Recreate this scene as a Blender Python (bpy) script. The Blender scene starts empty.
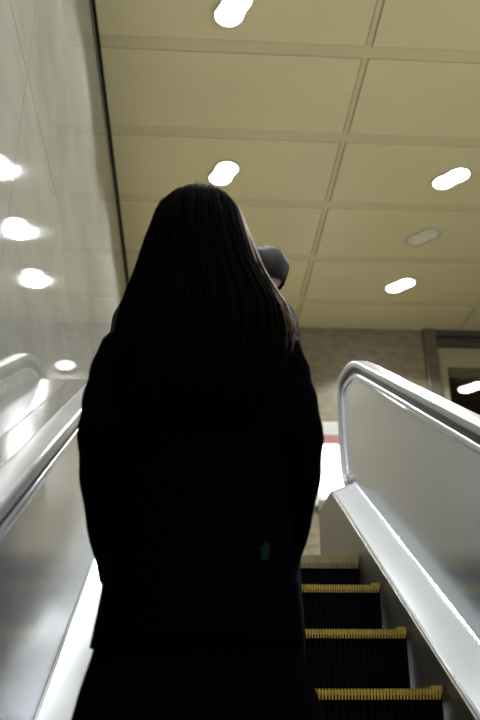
import bpy, bmesh, math, random
from mathutils import Vector, Matrix
random.seed(7)
S = bpy.context.scene
COL = S.collection
OZ = 2.2                      # height of the eye above the lower hall floor
PI = math.pi

# ------------------------------------------------------------------ materials
def mat(name, col, rough=0.5, metal=0.0, var=0.0, scale=8.0, stretch=(1, 1, 1), bump=0.0,
        rvar=0.0, spec=0.5, coat=0.0, col2=None, detail=6.0):
    m = bpy.data.materials.new(name); m.use_nodes = True
    nt = m.node_tree; b = nt.nodes['Principled BSDF']
    b.inputs['Base Color'].default_value = (*col, 1)
    b.inputs['Roughness'].default_value = rough
    b.inputs['Metallic'].default_value = metal
    b.inputs['Specular IOR Level'].default_value = spec
    b.inputs['Coat Weight'].default_value = coat
    b.inputs['Coat Roughness'].default_value = 0.06
    tc = nt.nodes.new('ShaderNodeTexCoord'); mp = nt.nodes.new('ShaderNodeMapping')
    mp.inputs['Scale'].default_value = stretch
    nz = nt.nodes.new('ShaderNodeTexNoise'); nz.inputs['Scale'].default_value = scale
    nz.inputs['Detail'].default_value = detail
    nt.links.new(tc.outputs['Object'], mp.inputs['Vector']); nt.links.new(mp.outputs['Vector'], nz.inputs['Vector'])
    if var or col2:
        mx = nt.nodes.new('ShaderNodeMix'); mx.data_type = 'RGBA'
        c2 = col2 or tuple(c * (1 - var) for c in col)
        mx.inputs['A'].default_value = (*col, 1); mx.inputs['B'].default_value = (*c2, 1)
        rp = nt.nodes.new('ShaderNodeMapRange')
        rp.inputs['From Min'].default_value = .35; rp.inputs['From Max'].default_value = .65
        nt.links.new(nz.outputs['Fac'], rp.inputs['Value'])
        nt.links.new(rp.outputs['Result'], mx.inputs['Factor'])
        nt.links.new(mx.outputs['Result'], b.inputs['Base Color'])
    if rvar:
        rr = nt.nodes.new('ShaderNodeMapRange')
        rr.inputs['To Min'].default_value = max(0.02, rough - rvar); rr.inputs['To Max'].default_value = rough + rvar
        nt.links.new(nz.outputs['Fac'], rr.inputs['Value']); nt.links.new(rr.outputs['Result'], b.inputs['Roughness'])
    if bump:
        bp = nt.nodes.new('ShaderNodeBump'); bp.inputs['Strength'].default_value = bump
        bp.inputs['Distance'].default_value = 0.004
        nt.links.new(nz.outputs['Fac'], bp.inputs['Height']); nt.links.new(bp.outputs['Normal'], b.inputs['Normal'])
    return m

def emit(name, col, strength):
    m = bpy.data.materials.new(name); m.use_nodes = True
    b = m.node_tree.nodes['Principled BSDF']
    b.inputs['Base Color'].default_value = (.9, .9, .9, 1)
    b.inputs['Emission Color'].default_value = (*col, 1)
    b.inputs['Emission Strength'].default_value = strength
    return m

M = {
 'ceil':   mat('beige_ceiling_metal', (.76, .655, .365), .42, 0, .06, 1.3, rvar=.05),
 'ceil_strip_shaded': mat('shaded_ceiling_strip', (.69, .595, .33), .5, 0, .06, 2),  # ceiling beige darkened, recess shade painted into the strips
 'shadow_gap': mat('dark_gap', (.05, .055, .03), .8),
 'wall':   mat('polished_pale_stone', (.30, .29, .25), .036, 0, .16, 3.0, (1, 1, 2.2), rvar=.01, spec=.5, detail=9),
 'stone':  mat('brown_grey_stone', (.27, .225, .14), .38, 0, .38, 7.0, (1, 1, 3.0), rvar=.08, detail=10),
 'stone_dark': mat('dark_stone_frame', (.12, .10, .065), .35, 0, .25, 9.0),
 'beige':  mat('beige_paint', (.36, .31, .19), .6, 0, .08, 4),
 'dark_beam': mat('dark_bronze_beam', (.06, .055, .035), .4, 0, .2, 6),
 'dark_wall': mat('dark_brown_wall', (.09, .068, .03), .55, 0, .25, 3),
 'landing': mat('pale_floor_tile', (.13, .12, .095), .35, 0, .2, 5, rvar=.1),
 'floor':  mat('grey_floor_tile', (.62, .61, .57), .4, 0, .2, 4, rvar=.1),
 'steel':  mat('brushed_steel', (.58, .60, .63), .2, .7, .03, 90, (1, .05, 3), rvar=.02),
 'steel_bright': mat('polished_steel', (.76, .79, .86), .15, .55, .02, 60, (8, .1, .1), rvar=.02),
 'steel_dull': mat('dull_steel_skirt', (.30, .275, .22), .42, 1, .05, 60, (1, .1, 4), rvar=.03),
 'rubber': mat('grey_handrail', (.40, .40, .41), .24, .2, .05, 12, rvar=.02, spec=.8),
 'steel_deck': mat('grey_steel_deck', (.50, .51, .53), .14, .9, .02, 60, (.1, 8, .1), rvar=.02),
 'gap':    mat('dark_rail_gap', (.05, .045, .028), .5),
 'clad':   mat('grey_cladding', (.35, .34, .31), .4, .6, .1, 8),
 'step':   mat('black_step_metal', (.002, .002, .002), .6, 0, .4, 40, spec=.02),
 'yellow': mat('worn_yellow_edge', (.34, .225, .014), .55, 0, .35, 60),
 'comb':   mat('brushed_comb_plate', (.24, .20, .09), .5, .3, .2, 30, (1, 10, 1)),
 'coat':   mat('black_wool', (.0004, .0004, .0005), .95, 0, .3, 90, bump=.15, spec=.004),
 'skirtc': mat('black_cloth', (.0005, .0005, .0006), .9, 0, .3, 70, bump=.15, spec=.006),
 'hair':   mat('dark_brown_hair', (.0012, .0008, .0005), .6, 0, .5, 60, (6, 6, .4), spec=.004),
 'hair_lit': mat('lit_brown_hair', (.085, .047, .02), .5, 0, .5, 60, (6, 6, .4), spec=.2),  # same dark hair, with the brown of lit edges painted in
 'hair_black': mat('black_hair', (.010, .010, .008), .6, 0, .4, 60, (6, 6, .6), spec=.25),
 'skin':   mat('skin', (.36, .21, .13), .5, 0, .1, 25),
 'eye':    mat('eye_white', (.7, .68, .64), .2),
 'iris':   mat('dark_iris', (.02, .012, .008), .15),
 'boot':   mat('black_leather', (.006, .006, .006), .35, 0, .2, 30),
 'olive':  mat('olive_cloth', (.016, .015, .005), .85, 0, .3, 60, bump=.1, spec=.1),
 'grey':   mat('dark_grey_cloth', (.012, .012, .013), .9, 0, .3, 60, spec=.05),
 'denim':  mat('dark_trouser_cloth', (.01, .011, .016), .9, 0, .3, 60, spec=.05),
 'green':  mat('dark_green_patch', (.0005, .009, .004), .8, 0, .2, 60, spec=.05),
 'white':  mat('white_enamel', (.55, .54, .50), .35, 0, .04, 5),
 'red':    mat('dull_red_band', (.40, .17, .145), .45, 0, .12, 9),
 'ring':   mat('pale_trim_metal', (.62, .58, .46), .35, .3, .05, 10),
 'unlit':  mat('unlit_lens', (.86, .80, .62), .25, 0, .05, 10),
 'lens':   emit('lit_lens', (1.0, .985, .93), 14),
 'lens_cool': emit('cool_lit_lens', (.86, .86, 1.0), 3.2),
 'lens_far': emit('far_lit_lens', (1.0, .93, .72), 8),
 'sign':   emit('backlit_white_panel', (1.0, 1.0, .96), 4.5),
}

# ------------------------------------------------------------------ helpers
ORG = {}
def W(x, y, z): return Vector((x, y, z + OZ))

def obj(name, bm, m, parent=None, smooth=False, bevel=0.0, origin=None):
    """link one bmesh (built in world coordinates) as ONE mesh object"""
    bmesh.ops.recalc_face_normals(bm, faces=bm.faces)
    if parent is not None:
        o0 = ORG[parent.name]
    elif origin is not None:
        o0 = Vector(origin)
    else:
        xs = [v.co for v in bm.verts]
        o0 = Vector(((min(v.x for v in xs) + max(v.x for v in xs)) / 2, (min(v.y for v in xs) + max(v.y for v in xs)) / 2, min(v.z for v in xs)))
    for v in bm.verts: v.co -= o0
    me = bpy.data.meshes.new(name); bm.to_mesh(me); bm.free()
    if smooth:
        for p in me.polygons: p.use_smooth = True
    for mm in (m if isinstance(m, (list, tuple)) else [m]): me.materials.append(mm)
    o = bpy.data.objects.new(name, me); COL.objects.link(o)
    if parent is not None: o.parent = parent
    else: o.location = o0
    ORG[o.name] = o0
    if bevel:
        b = o.modifiers.new('bevel', 'BEVEL'); b.width = bevel; b.segments = 2; b.limit_method = 'ANGLE'
    return o

def tag(o, label=None, cat=None, group=None, kind=None):
    if label: o['label'] = label
    if cat: o['category'] = cat
    if group: o['group'] = group
    if kind: o['kind'] = kind
    return o

def thing(name, loc, label, cat, group=None):
    o = bpy.data.objects.new(name, None); COL.objects.link(o); o.location = loc
    o.empty_display_size = .1
    ORG[o.name] = Vector(loc)
    return tag(o, label, cat, group)

def copy_thing(root, delta, label, group=None):
    r = root.copy(); COL.objects.link(r); r.location = Vector(root.location) + Vector(delta)
    r['label'] = label
    if group: r['group'] = group
    for ch in list(root.children):
        c = ch.copy(); COL.objects.link(c); c.parent = r
        for g in list(ch.children):
            d = g.copy(); COL.objects.link(d); d.parent = c
    return r

def box(bm, x0, x1, y0, y1, z0, z1, mi=0):
    vs = [bm.verts.new(W(x, y, z)) for x in (x0, x1) for y in (y0, y1) for z in (z0, z1)]
    for f in ((0, 1, 3, 2), (4, 6, 7, 5), (0, 4, 5, 1), (2, 3, 7, 6), (0, 2, 6, 4), (1, 5, 7, 3)):
        bm.faces.new([vs[i] for i in f]).material_index = mi

def prism(bm, pts, off, mi=0):
    """closed outline pts extruded by the vector off"""
    a = [bm.verts.new(p) for p in pts]; b = [bm.verts.new(p + off) for p in pts]
    n = len(pts)
    fs = [bm.faces.new(a), bm.faces.new(b[::-1])]
    for i in range(n): fs.append(bm.faces.new((a[i], a[(i + 1) % n], b[(i + 1) % n], b[i])))
    for f in fs: f.material_index = mi
    bmesh.ops.triangulate(bm, faces=[f for f in fs[:2]])

def loft(bm, rings, cap=True):
    rv = [[bm.verts.new(p) for p in r] for r in rings]
    n = len(rings[0])
    for a, b in zip(rv, rv[1:]):
        for i in range(n): bm.faces.new((a[i], a[(i + 1) % n], b[(i + 1) % n], b[i]))
    if cap: bm.faces.new(rv[0][::-1]); bm.faces.new(rv[-1])

def tube(bm, pts, rads, seg=10, sx=None):
    rings = []
    for i, p in enumerate(pts):
        d = (pts[min(i + 1, len(pts) - 1)] - pts[max(i - 1, 0)]).normalized()
        u = d.cross(Vector((0, 1, 0.01)));
        if u.length < .05: u = d.cross(Vector((1, 0, 0)))
        u.normalize(); v = d.cross(u)
        rings.append([p + (u * math.cos(t) + v * math.sin(t)) * rads[i] for t in (2 * PI * k / seg for k in range(seg))])
    loft(bm, rings)

def interp(tab, z):
    """piecewise smooth look-up in [(z, values...)] sorted by descending z"""
    if z >= tab[0][0]: return tab[0][1:]
    for a, b in zip(tab, tab[1:]):
        if b[0] <= z <= a[0]:
            t = (a[0] - z) / (a[0] - b[0])
            return tuple(p + (q - p) * t for p, q in zip(a[1:], b[1:]))
    return tab[-1][1:]

# ------------------------------------------------------------------ the hall
XW, H, YE = -.633, 3.9, 7.70
LAND = .80
P, Y0 = .815, 3.88            # ceiling panel period and one seam

bm = bmesh.new()
box(bm, XW - .1, 4.6, -5.2, 11.2, H + .04, H + .10, 2); box(bm, XW - .01, XW + .03, -5.2, YE, H + .036, H + .05, 1)
xseams = [1.045, 2.79, 4.53]
ycent = [Y0 + P * n for n in range(-11, 5)]
xe = [XW + .018] + [v for s in xseams for v in (s - .023, s + .023)] + [4.6]
xr = [(xe[i], xe[i + 1]) for i in range(0, len(xe) - 1, 2)]
for a, b in zip(ycent, ycent[1:] + [YE + .3]):
    for x0, x1 in xr: box(bm, x0, x1, a + .056, min(b - .056, YE - .004), H, H + .035, 0)
for a in ycent: box(bm, XW + .018, 4.6, a - .050, a + .050, H + .006, H + .036, 2)
for s in xseams: box(bm, s - .018, s + .018, -5, YE, H + .0075, H + .038, 2)
c = obj('ceiling', bm, [M['ceil'], M['shadow_gap'], M['ceil_strip_shaded']], bevel=.003); tag(c, kind='structure')

bm = bmesh.new()              # left wall: polished slabs with hairline joints
box(bm, XW - .12, XW - .012, -5.2, 7.9, -2.2, H + .05, 1)
zs = [-2.2, -1.11, .56, 2.23, H - .012]
ys = [-5.2] + [3.2 + .815 * n for n in range(-10, 6)] + [7.75]
for y0, y1 in zip(ys, ys[1:]):
    for z0, z1 in zip(zs, zs[1:]):
        box(bm, XW - .03, XW, y0 + .0022, y1 - .0022, z0 + .0022, z1 - .0022, 0)
w = obj('wall_left', bm, [M['wall'], M['shadow_gap']]); tag(w, kind='structure')

bm = bmesh.new()              # end wall, with the opening to the passage on its right
box(bm, XW, 2.40, YE, YE + .3, LAND - .2, H + .04)
w = obj('wall_back', bm, M['stone']); tag(w, kind='structure')
bm = bmesh.new(); box(bm, 2.40, 2.53, YE - .05, YE + .3, LAND - .2, H)
tag(obj('trim_1', bm, M['stone_dark'], bevel=.006), kind='structure')
bm = bmesh.new()
for z0, z1, d in ((3.83, 3.9, .03), (3.775, 3.825, .0), (3.715, 3.77, .045)): box(bm, 2.53, 4.6, YE - d, YE + .3, z0, z1)
tag(obj('trim_2', bm, M['dark_beam'], bevel=.004), kind='structure')
bm = bmesh.new(); box(bm, 2.53, 4.6, YE + .02, YE + .3, 3.49, 3.715)
tag(obj('trim_3', bm, M['beige'], bevel=.004), kind='structure')
bm = bmesh.new(); box(bm, 2.53, 2.63, YE + .02, YE + .3, LAND, 3.49)
tag(obj('trim_4', bm, M['beige'], bevel=.004), kind='structure')
bm = bmesh.new(); box(bm, 4.6, 4.75, 3.9, 11.2, -2.2, H + .1)  # unseen wall, near end left open to let world light onto the ceiling
tag(obj('wall_right', bm, M['stone']), kind='structure')
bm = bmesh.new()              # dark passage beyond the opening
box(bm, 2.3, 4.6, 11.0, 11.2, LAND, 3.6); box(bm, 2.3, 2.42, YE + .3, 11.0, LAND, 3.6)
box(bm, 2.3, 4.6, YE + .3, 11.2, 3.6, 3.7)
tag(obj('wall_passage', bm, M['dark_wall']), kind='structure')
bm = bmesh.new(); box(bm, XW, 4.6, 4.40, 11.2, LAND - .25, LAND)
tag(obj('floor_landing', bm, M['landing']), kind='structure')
bm = bmesh.new(); box(bm, XW - .1, 4.75, -5.2, 11.2, -2.4, -2.2)
tag(obj('floor', bm, M['floor']), kind='structure')

# ------------------------------------------------------------------ ceiling downlights
def oval(cx, cy, z, r, d, grow=0.0, n=14, waist=True):  # camera-shake smear of a round lamp built into the two-lobed outline
    pts = []; DIR = Vector((.66, -.75, 0) if cx > 1 else (.36, -.93, 0)).normalized(); SID = Vector((-DIR.y, DIR.x, 0))
    r += grow
    for k in range(n + 1):
        a = -PI / 2 + PI * k / n
        pts.append(DIR * (d + r * math.cos(a)) + SID * (r * math.sin(a)))
    if waist: pts.append(SID * (r * .90))
    for k in range(n + 1):
        a = PI / 2 + PI * k / n
        pts.append(DIR * (-d + r * math.cos(a)) + SID * (r * math.sin(a)))
    if waist: pts.append(SID * (-r * .90))
    return [W(cx + p.x, cy + p.y, z) for p in pts]

def downlight(cx, cy, lens, label, group=None):
    t = thing('ceiling_downlight', W(cx, cy, H - .016), label, 'ceiling light', group)
    bm = bmesh.new()
    o_, i_ = oval(cx, cy, H, .082, .062, .016), oval(cx, cy, H, .082, .062, .002)
    dz = Vector((0, 0, .016)); n = len(o_)
    A = [bm.verts.new(p) for p in o_]; B = [bm.verts.new(p - dz) for p in o_]
    C_ = [bm.verts.new(p - dz) for p in i_]; D_ = [bm.verts.new(p) for p in i_]
    for q, r in ((A, B), (B, C_), (C_, D_), (D_, A)):
        for k in range(n): bm.faces.new((q[k], q[(k + 1) % n], r[(k + 1) % n], r[k]))
    obj('trim_ring', bm, M['ring'], t)
    bm = bmesh.new(); prism(bm, oval(cx, cy, H - .003, .082, .062), Vector((0, 0, -.006)))
    obj('lens', bm, lens, t)
    return t

LIT = []
PROTO = {True: [], False: []}
def lit(cx, cy, label, group=None):
    LIT.append((cx, cy)); src = PROTO[cx > 1]
    if not src:
        src.append((downlight(cx, cy, M['lens'], label, group), cx, cy)); return src[0][0]
    t, x, y = src[0]
    r = copy_thing(t, (cx - x, cy - y, 0), label, group)
    if not group and 'group' in r: del r['group']
    return r
G = 'lit ceiling downlights'
lit(.19, 3.56, 'lit white blur-stretched ceiling downlight at the top edge of the picture above the woman', G)
lit(.20, 5.13, 'lit white oval ceiling downlight directly above the crown of the woman\'s hair', G)
lit(.20, 5.95, 'lit ceiling downlight hidden by the woman\'s head, seen only mirrored in the left wall', G)
lit(.20, 6.77, 'lit ceiling downlight behind the woman\'s hair, the farthest mirrored in the left wall', G)
lit(1.94, 5.10, 'lit long blur-stretched ceiling downlight nearest in the right row, at right picture edge', G)
lit(1.94, 6.75, 'lit blur-stretched ceiling downlight on the right closest to the end wall', G)
HID = 'lit blur-stretched ceiling downlight outside the picture, over the near part of the escalator'
for x, y in ((.20, 1.93), (.20, .30), (.20, -1.33), (.20, -2.96), (1.94, 3.47), (1.94, 1.84), (1.94, .21), (1.94, -1.42), (3.68, 5.1), (3.68, 3.47), (3.68, 1.84), (3.68, .21)):
    lit(x, y, HID, 'ceiling downlights outside the picture')
downlight(1.94, 5.92, M['unlit'], 'unlit dim blur-stretched ceiling downlight between the two lit ones on the right')

for i, (x, y) in enumerate(LIT):
    L = bpy.data.lights.new('downlight_beam', 'SPOT'); L.energy = 125; L.color = (.93, .98, 1.0)
    L.spot_size = math.radians(130); L.spot_blend = .22; L.shadow_soft_size = .08
    o = bpy.data.objects.new('downlight_beam', L); COL.objects.link(o); o.location = W(x, y, H - .03)

t = thing('passage_light', W(3.125, 8.406, 3.56), 'lit warm white lamp on the dark passage ceiling beyond the opening', 'ceiling light')
bm = bmesh.new(); prism(bm, [p for p in oval(3.125, 8.406, 3.6, .10, .07)], Vector((0, 0, -.04))); obj('housing', bm, M['ring'], t)
bm = bmesh.new(); prism(bm, [p for p in oval(3.125, 8.406, 3.56, .09, .07)], Vector((0, 0, -.008))); obj('lens', bm, M['lens_far'], t)

t = thing('wall_light', W(.005, YE - .07, 3.32), 'small round wall lamp high on the end wall, seen mirrored in the left wall', 'wall light')
def disc(cx, cy, cz, rx, rz, th, n=28):
    bm = bmesh.new(); prism(bm, [W(cx + rx * math.cos(2 * PI * k / n), cy, cz + rz * math.sin(2 * PI * k / n)) for k in range(n)], Vector((0, th, 0))); return bm
obj('housing', disc(.005, YE - .05, 3.39, .10, .055, .05), M['ring'], t)
obj('lens', disc(.005, YE - .062, 3.39, .09, .045, .012), M['lens_cool'], t)

# lit sign box on the end wall
t = thing('sign_box', W(1.35, YE - .1, 2.0), 'bright white backlit sign box with a dull red band on the end wall', 'sign')
bm = bmesh.new(); box(bm, 1.16, 1.56, YE - .09, YE, 1.98, 2.83); obj('housing', bm, M['white'], t, bevel=.02)
bm = bmesh.new(); box(bm, 1.155, 1.565, YE - .096, YE - .07, 2.60, 2.69); obj('band', bm, M['red'], t, bevel=.004)
def rrect(x0, x1, z0, z1, r, y, n=8):
    pts = []
    for cx, cz, a0 in ((x1 - r, z1 - r, 0), (x0 + r, z1 - r, PI / 2), (x0 + r, z0 + r, PI), (x1 - r, z0 + r, 1.5 * PI)):
        for k in range(n + 1):
            a = a0 + PI / 2 * k / n; pts.append(W(cx + r * math.cos(a), y, cz + r * math.sin(a)))
    return pts
bm = bmesh.new(); prism(bm, rrect(1.205, 1.475, 2.05, 2.585, .09, YE - .1), Vector((0, .012, 0))); obj('lit_panel', bm, M['sign'], t)

# ------------------------------------------------------------------ escalator
A = math.radians(30.08); CI, SI = math.cos(A), math.sin(A)
def PT(s, D): return (s * CI + D * SI, s * SI - D * CI)       # (y, z) at s along the incline, D below the eye line
S1, DC = 4.31, 1.50
CYc, CZc = PT(S1, DC)
def path(D, s0=-2.2, hl=0.0, n=9):
    """(y, z, ny, nz): incline, arc, short horizontal run"""
    R = DC - D
    out = [(*PT(s0 + (S1 - s0) * k / 12, D), -SI, CI) for k in range(12)]
    for k in range(n + 1):
        a = A * (1 - k / n); out.append((CYc - R * math.sin(a), CZc + R * math.cos(a), -math.sin(a), math.cos(a)))
    if hl: out.append((CYc + hl, CZc + R, 0, 1))
    return out
RY = .095
def newel(path_top, zb, ry=RY, n=14):
    y, z = path_top[-1][:2]; rz = (z - zb) / 2; zc = (z + zb) / 2
    return [(y + ry * math.sin(a), zc + rz * math.cos(a), math.sin(a) , math.cos(a)) for a in (PI * k / n for k in range(1, n + 1))]

def sweep(bm, pth, sec):
    """sec: closed list of (x, n) carried along pth"""
    rings = [[W(x, y + n * ny, z + n * nz) for x, n in sec] for y, z, ny, nz in pth]
    loft(bm, rings)

esc = thing('escalator', W(.26, 1.0, -2.2), 'brushed steel escalator with black yellow-edged steps and pale grey handrails', 'escalator')
XC = .26
def roundsec(x, hw, up, dn, n=6):
    pts = []
    for sx, sz, a0 in ((1, 1, 0), (-1, 1, PI / 2), (-1, -1, PI), (1, -1, 1.5 * PI)):
        r = min(up if sz > 0 else dn, hw) * .6
        cx, cz = x + sx * (hw - r), (up - r) if sz > 0 else -(dn - r)
        for k in range(n + 1):
            a = a0 + PI / 2 * k / n; pts.append((cx + r * math.cos(a), cz + r * math.sin(a)))
    return pts
for sgn, XP, XO in ((-1, -.378, XW + .003), (1, .90, 1.16)):
    # handrail with newel turn
    hp = path(.434); hp += newel(hp, CZc + .43)
    y, z = hp[-1][:2]; hp.append((y - .12, z, 0, -1))
    bm = bmesh.new(); sweep(bm, hp, roundsec(XP, .037, .018, .019)); obj('handrail', bm, M['rubber'], esc, smooth=True)
    # guide under the handrail
    gp = path(.472); gp += newel(gp, CZc + .46, RY - .02)
    bm = bmesh.new(); sweep(bm, gp, [(XP - .015, -.026), (XP + .015, -.026), (XP + .015, .024), (XP - .015, .024)]); obj('handrail_guide', bm, M['gap'], esc)
    mp_ = path(.498); mp_ += newel(mp_, CZc + .48, RY - .045)
    bm = bmesh.new(); sweep(bm, mp_, roundsec(XP, .021, .012, .014, 3)); obj('molding', bm, M['steel_bright'], esc, smooth=True)
    # balustrade panel
    top, bot = path(.52), path(1.10)
    nw = newel(top, CZc + DC - 1.10 + .0, RY - .05)
    outl = [W(XP - .011, y, z) for y, z, _, _ in top] + [W(XP - .011, y, z) for y, z, _, _ in nw[:-1]] + [W(XP - .011, y, z) for y, z, _, _ in reversed(bot)]
    bm = bmesh.new(); prism(bm, outl, Vector((.022, 0, 0))); obj('balustrade_panel', bm, M['steel'], esc)
    # inner deck, sloping to the skirt
    xi = .775 if sgn > 0 else -.251
    dp = path(1.085, hl=.34)
    i0 = XP - sgn * .012
    bm = bmesh.new(); sweep(bm, dp, [(i0, .006), (i0, -.02), (xi + sgn * .004, -.075), (xi - sgn * .006, -.065), (xi - sgn * .006, -.043), (xi, -.037), (i0 - sgn * .012, .002)])
    obj('inner_deck', bm, M['steel_bright'], esc)
    bm = bmesh.new(); sweep(bm, dp, [(i0, .012), (i0, -.004), (i0 - sgn * .007, -.004), (i0 - sgn * .007, .008)]); obj('deck_seam', bm, M['steel_bright'], esc)
    # skirt
    xs = .765 if sgn > 0 else -.241 + .016
    sk0, sk1 = path(1.14, hl=.34), path(1.42, hl=.34)
    sk1 = [(y, max(z, LAND - .35) if y > 3.9 else z, a, b) for y, z, a, b in sk1]
    outl = [W(xs, y, z) for y, z, _, _ in sk0] + [W(xs, sk0[-1][0], LAND - .02), W(xs, 4.0, LAND - .25)] + [W(xs, y, z) for y, z, _, _ in reversed(sk1) if y < 3.6]
    bm = bmesh.new(); prism(bm, outl, Vector((sgn * .012, 0, 0))); obj('skirt', bm, M['steel_dull'], esc)
    # outer deck and cladding
    op = path(.545, hl=.05)
    x0, x1 = XP + sgn * .012, XO
    bm = bmesh.new(); sweep(bm, op, [(x0, 0), (x1, 0), (x1, -.02), (x0, -.02)]); obj('outer_deck', bm, M['steel_deck'], esc)
    xk = XO - sgn * .012
    lo = [W(xk, y, z - .018) for y, z, _, _ in op]
    outl = lo + [W(xk, op[-1][0], LAND + .002), W(xk, 4.39, LAND + .002), W(xk, 4.39, -2.2), W(xk, op[0][0], -2.2)]
    bm = bmesh.new(); prism(bm, outl, Vector((-sgn * .012, 0, 0))); obj('cladding', bm, M['clad'], esc)
    # end cap of the balustrade base
    bm = bmesh.new(); a, b = sorted((xs, XO)); box(bm, a, b, CYc + .335, CYc + .35, LAND + .002, CZc + DC - 1.085 + .01)
    obj('end_cap', bm, M['steel_dull'], esc)

STX0, STX1 = -.216, .756
def make_step(y, z, dep=.3597, rise=.2084, top=False):
    bm = bmesh.new()
    n = 48; wdt = (STX1 - STX0) / n
    box(bm, STX0, STX1, y + .02, y + dep + .015, z - .035, z - .010)          # tread plate
    for k in range(n): box(bm, STX0 + k * wdt, STX0 + (k + .5) * wdt, y + .012, y + dep, z - .011, z - .001)
    box(bm, STX0, STX1, y + .022, y + .035, z - rise - .02, z - .01)           # riser
    for k in range(n): box(bm, STX0 + k * wdt, STX0 + (k + .5) * wdt, y + .012, y + .023, z - rise - .01, z - .02)
    o = obj('step', bm, M['step'], esc)
    bm = bmesh.new()                                                          # toothed yellow nosing and side strips
    h = .026 if not top else .055
    box(bm, STX0 + .004, STX1 - .004, y + .006, y + .03, z - h * .55, z)
    m = 100; tw = (STX1 - STX0 - .01) / m
    for k in range(m): box(bm, STX0 + .005 + k * tw, STX0 + .005 + (k + .5) * tw, y, y + .02, z - h, z + .004)
    for x0, x1 in ((STX0 + .002, STX0 + .034), (STX1 - .034, STX1 - .002)): box(bm, x0, x1, y + .004, y + dep, z - .008, z + .012)
    e = obj('edge_stripe', bm, M['yellow'] if not top else M['comb'], o)
    return o
for k in range(-2, 12):
    make_step(2.585 - .3597 * k, .126 - .2084 * k)
make_step(3.68, .734, dep=.36, rise=.191, top=True)
bm = bmesh.new(); box(bm, STX0, STX1, 4.02, 4.40, LAND - .05, LAND)
for k in range(60): 
    x = STX0 + (k + .2) * (STX1 - STX0) / 60; box(bm, x, x + .008, 3.95, 4.03, LAND - .06, LAND - .01)
obj('comb_plate', bm, M['comb'], esc)

# ------------------------------------------------------------------ people
def ellipse(cx, cy, z, rx, ry, n=40, fn=None):
    return [W(cx + rx * math.cos(t) * (fn(t, z) if fn else 1), cy + ry * math.sin(t) * (fn(t, z) if fn else 1), z) for t in (2 * PI * k / n for k in range(n))]

def capsule(bm, a, ra, b, rb, seg=12):
    """tapered rod with round ends"""
    d = b - a; L = d.length; q = d.normalized().to_track_quat('Z', 'Y').to_matrix()
    rings = []
    for k in range(1, 5):
        t = -PI / 2 + PI / 2 * k / 4.999; rings.append((ra * math.sin(t), ra * math.cos(t)))
    for k in range(0, 4):
        t = PI / 2 * k / 4.001; rings.append((L + rb * math.sin(t), rb * math.cos(t)))
    loft(bm, [[a + q @ Vector((r * math.cos(u), r * math.sin(u), z)) for u in (2 * PI * i / seg for i in range(seg))] for z, r in rings])

def blob(bm, c, rx, ry, rz, rot=None, u=24, v=16):
    m = Matrix.Translation(c) @ (rot.to_4x4() if rot else Matrix()) @ Matrix.Diagonal((rx, ry, rz, 1))
    bmesh.ops.create_uvsphere(bm, u_segments=u, v_segments=v, radius=1, matrix=m)

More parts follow.
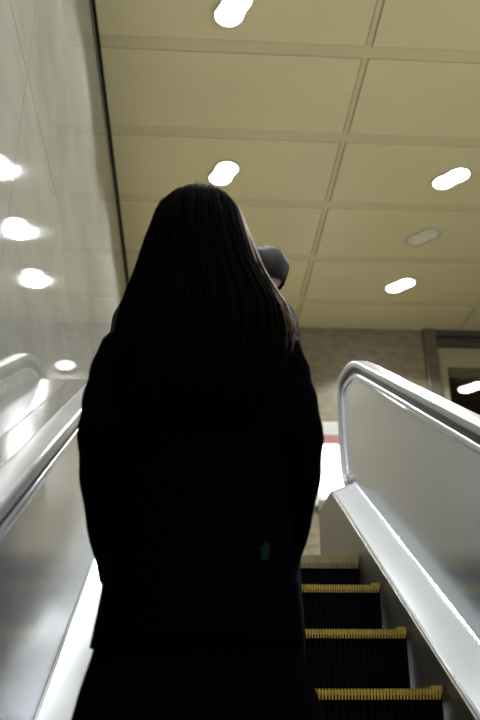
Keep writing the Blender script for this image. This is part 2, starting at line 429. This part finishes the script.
def make_body(parent, T, ht, arms):
    """one continuous figure (height ht, feet at T's origin, facing local +Y); arms: per side (elbow, wrist, fingertip dir, thumb side)"""
    k = ht / 1.70
    bm = bmesh.new()
    def v(x, y, z): return Vector((x, y, z)) * k
    def cap(a, ra, b, rb): capsule(bm, a, ra * k, b, rb * k)
    tor = [(.84, .10, .085), (.90, .155, .11), (.96, .158, .115), (1.04, .135, .10), (1.12, .125, .095), (1.22, .14, .105), (1.31, .15, .11), (1.38, .155, .095), (1.42, .12, .075), (1.455, .065, .06)]
    loft(bm, [[Vector((rx * math.cos(t), ry * math.sin(t) - .005, z)) * k for t in (2 * PI * i / 24 for i in range(24))] for z, rx, ry in tor])
    cap(v(0, -.005, 1.42), .058, v(0, .018, 1.53), .052)
    # head with brow, nose, mouth, chin, ears
    blob(bm, v(0, .005, 1.605), .076 * k, .092 * k, .094 * k)
    blob(bm, v(0, .035, 1.545), .056 * k, .058 * k, .072 * k)
    blob(bm, v(0, .078, 1.492), .026 * k, .022 * k, .020 * k)
    blob(bm, v(0, .078, 1.618), .050 * k, .018 * k, .012 * k)
    for s in (-1, 1):
        blob(bm, v(s * .078, -.002, 1.585), .010 * k, .022 * k, .034 * k)
        blob(bm, v(s * .040, .068, 1.560), .022 * k, .022 * k, .020 * k)
    cap(v(0, .094, 1.602), .008, v(0, .112, 1.562), .012)
    for s in (-1, 1): blob(bm, v(s * .011, .102, 1.559), .009 * k, .011 * k, .008 * k)
    cap(v(-.018, .088, 1.524), .0065, v(.018, .088, 1.524), .0065); cap(v(-.015, .087, 1.513), .007, v(.015, .087, 1.513), .007)
    for s in (-1, 1):
        hip, knee, ank = v(s * .085, 0, .88), v(s * .088, .015, .48), v(s * .09, -.015, .085)
        cap(hip, .085, knee, .057); cap(knee, .056, v(s * .089, -.012, .34), .054); cap(v(s * .089, -.012, .34), .054, ank, .037)
        cap(ank, .037, v(s * .09, -.03, .035), .034); cap(v(s * .09, -.02, .04), .034, v(s * .10, .13, .026), .026); 
        cap(v(s * .10, .13, .026), .026, v(s * .104, .17, .022), .021)
        el, wr, fd, th = (Vector(q) * k for q in arms[s])
        cap(v(s * .146, 0, 1.368), .046, el, .040); cap(el, .041, wr, .027)
        fd = fd.normalized(); th = (th - fd * th.dot(fd)).normalized(); nrm = fd.cross(th)
        palm_end = wr + fd * .085 * k
        for q in (-1, 0, 1): cap(wr + fd * .012 * k + th * q * .014 * k, .016, palm_end + th * q * .026 * k, .0125)
        for i, ln in enumerate((.068, .078, .073, .056)):
            b0 = palm_end + th * (.030 - .020 * i) * k
            curl = -nrm * s
            b1 = b0 + (fd + curl * .15).normalized() * ln * .45 * k
            b2 = b1 + (fd + curl * .55).normalized() * ln * .32 * k
            b3 = b2 + (fd + curl * 1.1).normalized() * ln * .25 * k
            cap(b0 - fd * .02 * k, .0095, b1, .0085); cap(b1, .0085, b2, .0078); cap(b2, .0078, b3, .007)
        t0 = wr + fd * .025 * k + th * .02 * k
        t1 = t0 + (fd + th * 1.0).normalized() * .042 * k; t2 = t1 + (fd * 1.3 + th * .3).normalized() * .032 * k
        cap(t0, .014, t1, .0105); cap(t1, .0105, t2, .0085)
    for w_ in bm.verts: w_.co = T @ w_.co
    o = obj('body', bm, M['skin'], parent, smooth=True)
    r = o.modifiers.new('remesh', 'REMESH'); r.mode = 'VOXEL'; r.voxel_size = .0062; r.use_smooth_shade = True
    sm = o.modifiers.new('smooth', 'SMOOTH'); sm.iterations = 3; sm.factor = .5
    dg = bpy.context.evaluated_depsgraph_get(); me = bpy.data.meshes.new_from_object(o.evaluated_get(dg))
    o.modifiers.clear(); o.data = me
    for p in me.polygons: p.use_smooth = True
    for s in (-1, 1):
        bm = bmesh.new(); blob(bm, T @ v(s * .031, .0845, 1.594), .0120 * k, .0105 * k, .0085 * k, None, 16, 10)
        e = obj('eye', bm, M['eye'], o, smooth=True)
        bm = bmesh.new(); blob(bm, T @ v(s * .031, .0922, 1.594), .0060 * k, .0045 * k, .0058 * k, None, 14, 8)
        obj('iris', bm, M['iris'], parent if False else o, smooth=True)
    return o

def TR(x, y, z, rz): return Matrix.Translation(W(x, y, z)) @ Matrix.Rotation(rz, 4, 'Z')

def sleeve(bm, pts, rads, sub=7):
    """smooth bent sleeve through three or more points"""
    P_, R_ = [], []
    n = len(pts)
    for i in range(n - 1):
        p0, p1, p2, p3 = pts[max(i - 1, 0)], pts[i], pts[i + 1], pts[min(i + 2, n - 1)]
        for k in range(sub):
            t = k / sub
            P_.append(.5 * ((2 * p1) + (p2 - p0) * t + (2 * p0 - 5 * p1 + 4 * p2 - p3) * t * t + (3 * p1 - p0 - 3 * p2 + p3) * t ** 3))
            R_.append(rads[i] + (rads[i + 1] - rads[i]) * t + .002 * math.sin(9 * (i + t)))
    P_.append(pts[-1]); R_.append(rads[-1])
    tube(bm, P_, R_, 18)

def torso_cloth(name, tab, m, parent, T, fold=.0, nf=9, n=56, step=.02, hem=.006, part=None):
    """garment lofted from rows (z, cx, cy, rx, ry), hem open below with an inward lip"""
    bm = bmesh.new(); rings = []
    z = tab[0][0]; zb = tab[-1][0]
    zs_ = []
    while z > zb + 1e-4: zs_.append(z); z -= step
    zs_.append(zb)
    for z in zs_:
        cx, cy, rx, ry = interp(tab, z); f = fold * (tab[0][0] - z) / (tab[0][0] - zb)
        r = []
        for i in range(n):
            t = 2 * PI * i / n; g = 1 + f * math.sin(nf * t + 2.1 * math.sin(5 * z)) + .5 * f * math.sin((nf + 4) * t + 7 * z)
            ex = 2.35
            c_, s_ = math.cos(t), math.sin(t)
            q = (abs(c_) ** ex + abs(s_) ** ex) ** (-1 / ex)
            r.append(T @ Vector((cx + rx * q * c_ * g, cy + ry * q * s_ * g, z)))
        rings.append(r)
    last = rings[-1]; c0 = sum(last, Vector()) / n
    rings.append([p + (c0 - p) * hem / max((c0 - p).length, .01) * 2 for p in last])
    rings.append([p + Vector((0, 0, .03)) for p in rings[-1]])
    loft(bm, rings, cap=False); bm.faces.ensure_lookup_table()
    top = [v for v in bm.verts][:n]; bm.faces.new(top[::-1])
    return bm

def strands(bm, T, hw, count, phi_rng, bottom, top_off, rad=(.004, .0025), jit=.012, seg=5, ztop=0, hd=None):
    """locks of hair falling from the crown over the outline hw(z) -> (xl, xr, yfront, yback)"""
    for i in range(count):
        ph = phi_rng[0] + (phi_rng[1] - phi_rng[0]) * (i + random.random()) / count
        zb = bottom + random.uniform(-.035, .035)
        j = random.uniform(-jit, jit); wob = random.uniform(0, 6.28); r0 = random.uniform(*rad[::-1]) + .0015
        pts, rr = [], []
        n = 13
        for k in range(n):
            u = k / (n - 1); z = ztop - .004 - (ztop - zb) * u ** 1.35
            xl, xr, yf, yb = hw(z)
            cx, cy, rx, ry = (xl + xr) / 2, (yf + yb) / 2, (xr - xl) / 2, (yf - yb) / 2
            g = 1 + (j * u + .004 * math.sin(5 * u + wob)) / max(rx, .03)
            pts.append(T @ Vector((cx + rx * g * math.cos(ph), cy + ry * g * math.sin(ph), z)))
            rr.append(r0 * (1 - .75 * max(0, u - .6) / .4))
        tube(bm, pts, rr, seg)

# ---- the woman in black, on the third step below the picture's lowest one
ZF = .126 - 3 * .2084                     # tread she stands on
YW = 1.69
woman = thing('person', W(.015, YW, ZF), 'woman with long dark brown hair in a long black coat seen from behind', 'person')
KW = 1.655 / 1.70
TW = TR(.015, YW, ZF, 0)
arms = {-1: ((-.205, -.03, 1.09), (-.165, .14, .89), (.25, .55, -.75), (1, .3, .2)), 1: ((.205, -.03, 1.09), (.165, .14, .89), (-.25, .55, -.75), (-1, .3, .2))}
body = make_body(woman, TW, 1.655, arms)

hair_tab = [(1.200, -.004, .020), (1.194, -.034, .048), (1.184, -.062, .076), (1.162, -.080, .090), (1.14, -.093, .102), (1.056, -.112, .122), (.974, -.128, .148), (.92, -.143, .176), (.868, -.155, .206), (.82, -.165, .216), (.72, -.155, .200), (.60, -.13, .17)]
def hw_w(z):
    zc = z + ZF
    xl, xr = interp(hair_tab, zc)
    hy = interp([(1.200, .02, -.02), (1.184, .075, -.078), (1.14, .095, -.108), (1.05, .095, -.125), (.95, .085, -.128), (.87, .09, -.140), (.6, .09, -.150)], zc)
    return xl - .015, xr - .015, hy[0], hy[1]
bm = bmesh.new()
rings = []
zt = 1.197 - ZF
for k in range(40):                       # inner mass of the hair: back and sides, open at the face
    z = zt - (zt - (.64 - ZF)) * (k / 39) ** 1.15
    xl, xr, yf, yb = hw_w(z)
    cx, cy, rx, ry = (xl + xr) / 2, (yf + yb) / 2, (xr - xl) / 2 * .97, (yf - yb) / 2 * .97
    face = max(0, min(1, (1.16 - ZF - z) / .06))
    ring = []
    n = 60
    for i in range(n):
        t = 2 * PI * i / n
        x, y = cx + rx * math.cos(t), cy + ry * math.sin(t)
        if y > cy: y = cy + (y - cy) * (1 - face) + face * min((y - cy), .02)
        g = 1 + .012 * math.sin(17 * t + 3 * z) + .008 * math.sin(31 * t)
        ring.append(TW @ Vector((cx + (x - cx) * g, cy + (y - cy) * g, z)))
    rings.append(ring)
loft(bm, rings)
strands(bm, TW, hw_w, 330, (-PI - .35, .35), .60 - ZF, 0, (.0055, .003), .012, 5, 1.203 - ZF)
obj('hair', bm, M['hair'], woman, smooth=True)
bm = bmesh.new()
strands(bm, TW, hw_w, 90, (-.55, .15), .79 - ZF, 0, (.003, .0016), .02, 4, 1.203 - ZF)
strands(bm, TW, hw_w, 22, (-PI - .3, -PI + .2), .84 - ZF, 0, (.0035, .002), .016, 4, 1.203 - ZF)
for i in range(26):                       # fly-away hairs at the crown, their lit brown standing in for its highlight
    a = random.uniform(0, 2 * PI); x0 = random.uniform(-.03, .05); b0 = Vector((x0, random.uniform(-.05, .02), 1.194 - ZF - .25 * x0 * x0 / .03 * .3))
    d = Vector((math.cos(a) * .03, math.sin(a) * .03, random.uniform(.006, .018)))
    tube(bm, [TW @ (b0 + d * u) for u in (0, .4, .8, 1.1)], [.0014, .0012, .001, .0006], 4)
obj('loose_hair', bm, M['hair_lit'], woman, smooth=True)['label'] = 'loose strands at the edges of the hair, lit brown painted in'

coat_tab = [(.868, .005, -.005, .06, .07), (.850, .008, -.008, .11, .085), (.832, .008, -.01, .165, .098), (.808, .006, -.01, .195, .108), (.77, .004, -.01, .205, .118), (.70, .004, -.005, .200, .128), (.55, .004, 0, .190, .132), (.42, .006, 0, .186, .136), (.30, .008, 0, .190, .142), (.25, .009, 0, .196, .148), (.20, .007, 0, .201, .150), (.158, .005, 0, .206, .153)]
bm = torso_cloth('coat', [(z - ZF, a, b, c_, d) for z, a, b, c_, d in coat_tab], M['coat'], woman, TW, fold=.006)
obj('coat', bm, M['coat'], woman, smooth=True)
for s, sh, el, mid, wr in ((-1, (-.165, -.005, .778), (-.188, -.02, .58), (-.176, .02, .45), (-.150, .10, .31)), (1, (.170, -.005, .782), (.200, -.02, .58), (.190, .02, .46), (.158, .10, .31))):
    bm = bmesh.new()
    up = (sh[0] * 1.10, sh[1], sh[2] - .09)
    sleeve(bm, [TW @ Vector((q[0], q[1], q[2] - ZF)) for q in ((sh[0] * .78, sh[1], sh[2] + .028), sh, up, el, mid, wr)], [.03, .060, .067, .066, .062, .052])
    obj('sleeve', bm, M['coat'], woman, smooth=True)
low_tab = [(.30, .008, 0, .180, .135), (.20, .008, 0, .194, .142), (.14, .010, 0, .204, .148), (.08, .010, 0, .222, .160), (.03, .012, 0, .236, .170), (-.10, .012, 0, .268, .185), (-.24, .012, 0, .285, .175)]
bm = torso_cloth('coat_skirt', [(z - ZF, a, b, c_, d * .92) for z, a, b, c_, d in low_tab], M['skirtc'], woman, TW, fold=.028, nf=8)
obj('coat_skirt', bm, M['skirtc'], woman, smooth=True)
bm = bmesh.new()                          # collar
rings = [[TW @ Vector((.006 + rx * math.cos(t), -.005 + rx * 1.05 * math.sin(t), z - ZF)) for t in (2 * PI * i / 30 for i in range(30))] for z, rx in ((.84, .10), (.87, .078), (.905, .070), (.91, .064), (.87, .06))]
loft(bm, rings, cap=False); obj('collar', bm, M['coat'], woman, smooth=True)
bm = bmesh.new()                          # little green tag low on the back
prism(bm, [TW @ Vector((.125 + x, -.150 + y, .315 + z - ZF)) for x, y, z in ((-.008, 0, -.018), (.006, 0, -.015), (.011, 0, .010), (.004, 0, .017), (-.007, 0, .006))], Vector((0, .02, 0)))
obj('tag', bm, M['green'], woman)['label'] = 'dark green tag on the back of the coat'
def boots(parent, T, ht, m, shaft=True):
    k = ht / 1.70
    for s in (-1, 1):
        bm = bmesh.new()
        pr = [(.40, -.012, .060), (.30, -.014, .058), (.18, -.016, .047), (.10, -.018, .045), (.062, -.012, .05)]
        if not shaft: pr = pr[3:]
        rings = [[T @ (Vector((s * .09 + r * math.cos(t), y + r * 1.05 * math.sin(t), z)) * k) for t in (2 * PI * i / 20 for i in range(20))] for z, y, r in pr]
        for z, y, rx, ry in ((.045, .03, .050, .105), (.028, .045, .052, .128), (.004, .047, .051, .130)):
            rings.append([T @ (Vector((s * .093 + rx * math.cos(t), y + ry * math.sin(t), z)) * k) for t in (2 * PI * i / 20 for i in range(20))])
        loft(bm, rings); obj('boot', bm, m, parent, smooth=True)
boots(woman, TW, 1.655, M['boot'])

# ---- two people ahead of her, two steps higher
ZB = .126 - .2084 + .001
def short_hair(T, k, m, parent, n=330, long=0.0, nape=1.545):
    bm = bmesh.new()
    blob(bm, T @ (Vector((0, -.004, 1.618)) * k), .082 * k, .094 * k, .086 * k)
    for v in list(bm.verts):
        p = T.inverted() @ v.co / 1
        if p.y / k > .045 and p.z / k < 1.655: v.co = T @ (Vector((p.x * .80, .04 * k, max(p.z, 1.63 * k))))
    for i in range(n):
        a = random.uniform(.22 * PI, 1.0 * PI) * random.choice((-1, 1)) + PI / 2
        pts, rr = [], []
        z_end = (nape + random.uniform(-.012, .02) - long * 1.0) if math.sin(a) < .35 else 1.60
        for q in range(8):
            u = q / 7; z = 1.708 - (1.708 - z_end) * u ** 1.5
            zz = max(-1, min(1, (z - 1.612) / .094)); prof = math.sqrt(max(.02, 1 - zz * zz)) if zz > 0 else 1 - .30 * min(1, -zz) * (1 - 3 * long)
            pts.append(T @ (Vector((.085 * prof * math.cos(a), -.004 + .097 * prof * math.sin(a), z)) * k)); rr.append((.0055 - .003 * u) * k)
        tube(bm, pts, rr, 4)
    return obj('hair', bm, m, parent, smooth=True)

def front_person(x, y, ZB, rz, ht, label, cm, hm, wid, hx=0, long=0.0, tilt=0):
    T = TR(x, y, ZB, rz); k = ht / 1.70
    p = thing('person', W(x, y, ZB), label, 'person')
    ar = {s: ((s * .203 * wid, -.02, 1.10), (s * .202 * wid, .06, .86), (0, .25, -1), (0, 1, .1)) for s in (-1, 1)}
    make_body(p, T, ht, ar)
    tb = [(1.475, 0, 0, .062, .062), (1.455, 0, -.005, .095, .075), (1.43, 0, -.008, .135, .092), (1.40, 0, -.008, .158, .108), (1.34, 0, -.005, .172, .120), (1.15, 0, 0, .166, .126), (1.0, 0, 0, .182, .142), (.88, 0, 0, .19, .150), (.70, 0, 0, .195, .152)]
    bm = torso_cloth('jacket', [(a * k, b, c_, d * k * wid, e * k) for a, b, c_, d, e in tb], cm, p, T, fold=.006)
    obj('jacket', bm, cm, p, smooth=True)
    for s in (-1, 1):
        bm = bmesh.new()
        sleeve(bm, [T @ (Vector((s * a * wid, b, c_)) * k) for a, b, c_ in ((.10, -.005, 1.425), (.158, -.005, 1.385), (.185, -.01, 1.29), (.203, -.02, 1.10), (.202, .055, .885))], [.045, .066, .062, .054, .045])
        obj('sleeve', bm, cm, p, smooth=True)
        bm = bmesh.new()
        sleeve(bm, [T @ (Vector((s * a, b, c_)) * k) for a, b, c_ in ((.085, 0, .86), (.088, .01, .48), (.09, -.008, .09))], [.100, .080, .070])
        obj('trouser_leg', bm, M['denim'], p, smooth=True)
    boots(p, T, ht, M['boot'], False)
    short_hair(T, k, hm, p, long=long)
    return p
front_person(.268, 2.76, .127, 1.05, 1.60, 'person with short dark hair ahead of the woman, head showing right of her hair', M['grey'], M['hair_black'], .92)
front_person(-.030, 2.40, ZB, .05, 1.635, 'person in olive jacket ahead of the woman, one shoulder showing left of her hair', M['olive'], M['hair_black'], 1.0)

# ------------------------------------------------------------------ light, camera
w = bpy.data.worlds.new('world'); S.world = w; w.use_nodes = True
bg = w.node_tree.nodes['Background']; bg.inputs['Color'].default_value = (.90, .96, 1.0, 1); bg.inputs['Strength'].default_value = 1.05

cam = bpy.data.cameras.new('camera'); co = bpy.data.objects.new('camera', cam); COL.objects.link(co)
cam.lens = 830 * 36 / 720; cam.sensor_width = 36; cam.sensor_fit = 'AUTO'; cam.clip_start = .02
R = Matrix(((0.9981802012510843, -0.021699569592414873, -0.056262016581779296), (-0.0601962071777667, -0.4137121147853784, -0.9084154901372066), (-0.0035640527150779585, 0.9101491167711551, -0.4142654737833341)))
co.matrix_world = Matrix.Translation((0, 0, OZ)) @ R.to_4x4()
cam.dof.use_dof = True; cam.dof.focus_distance = 2.7; cam.dof.aperture_fstop = 2.8
S.camera = co
S.view_settings.view_transform = 'Standard'; S.view_settings.look = 'None'
S.view_settings.exposure = 0; S.view_settings.gamma = 1; S.view_settings.use_curve_mapping = False
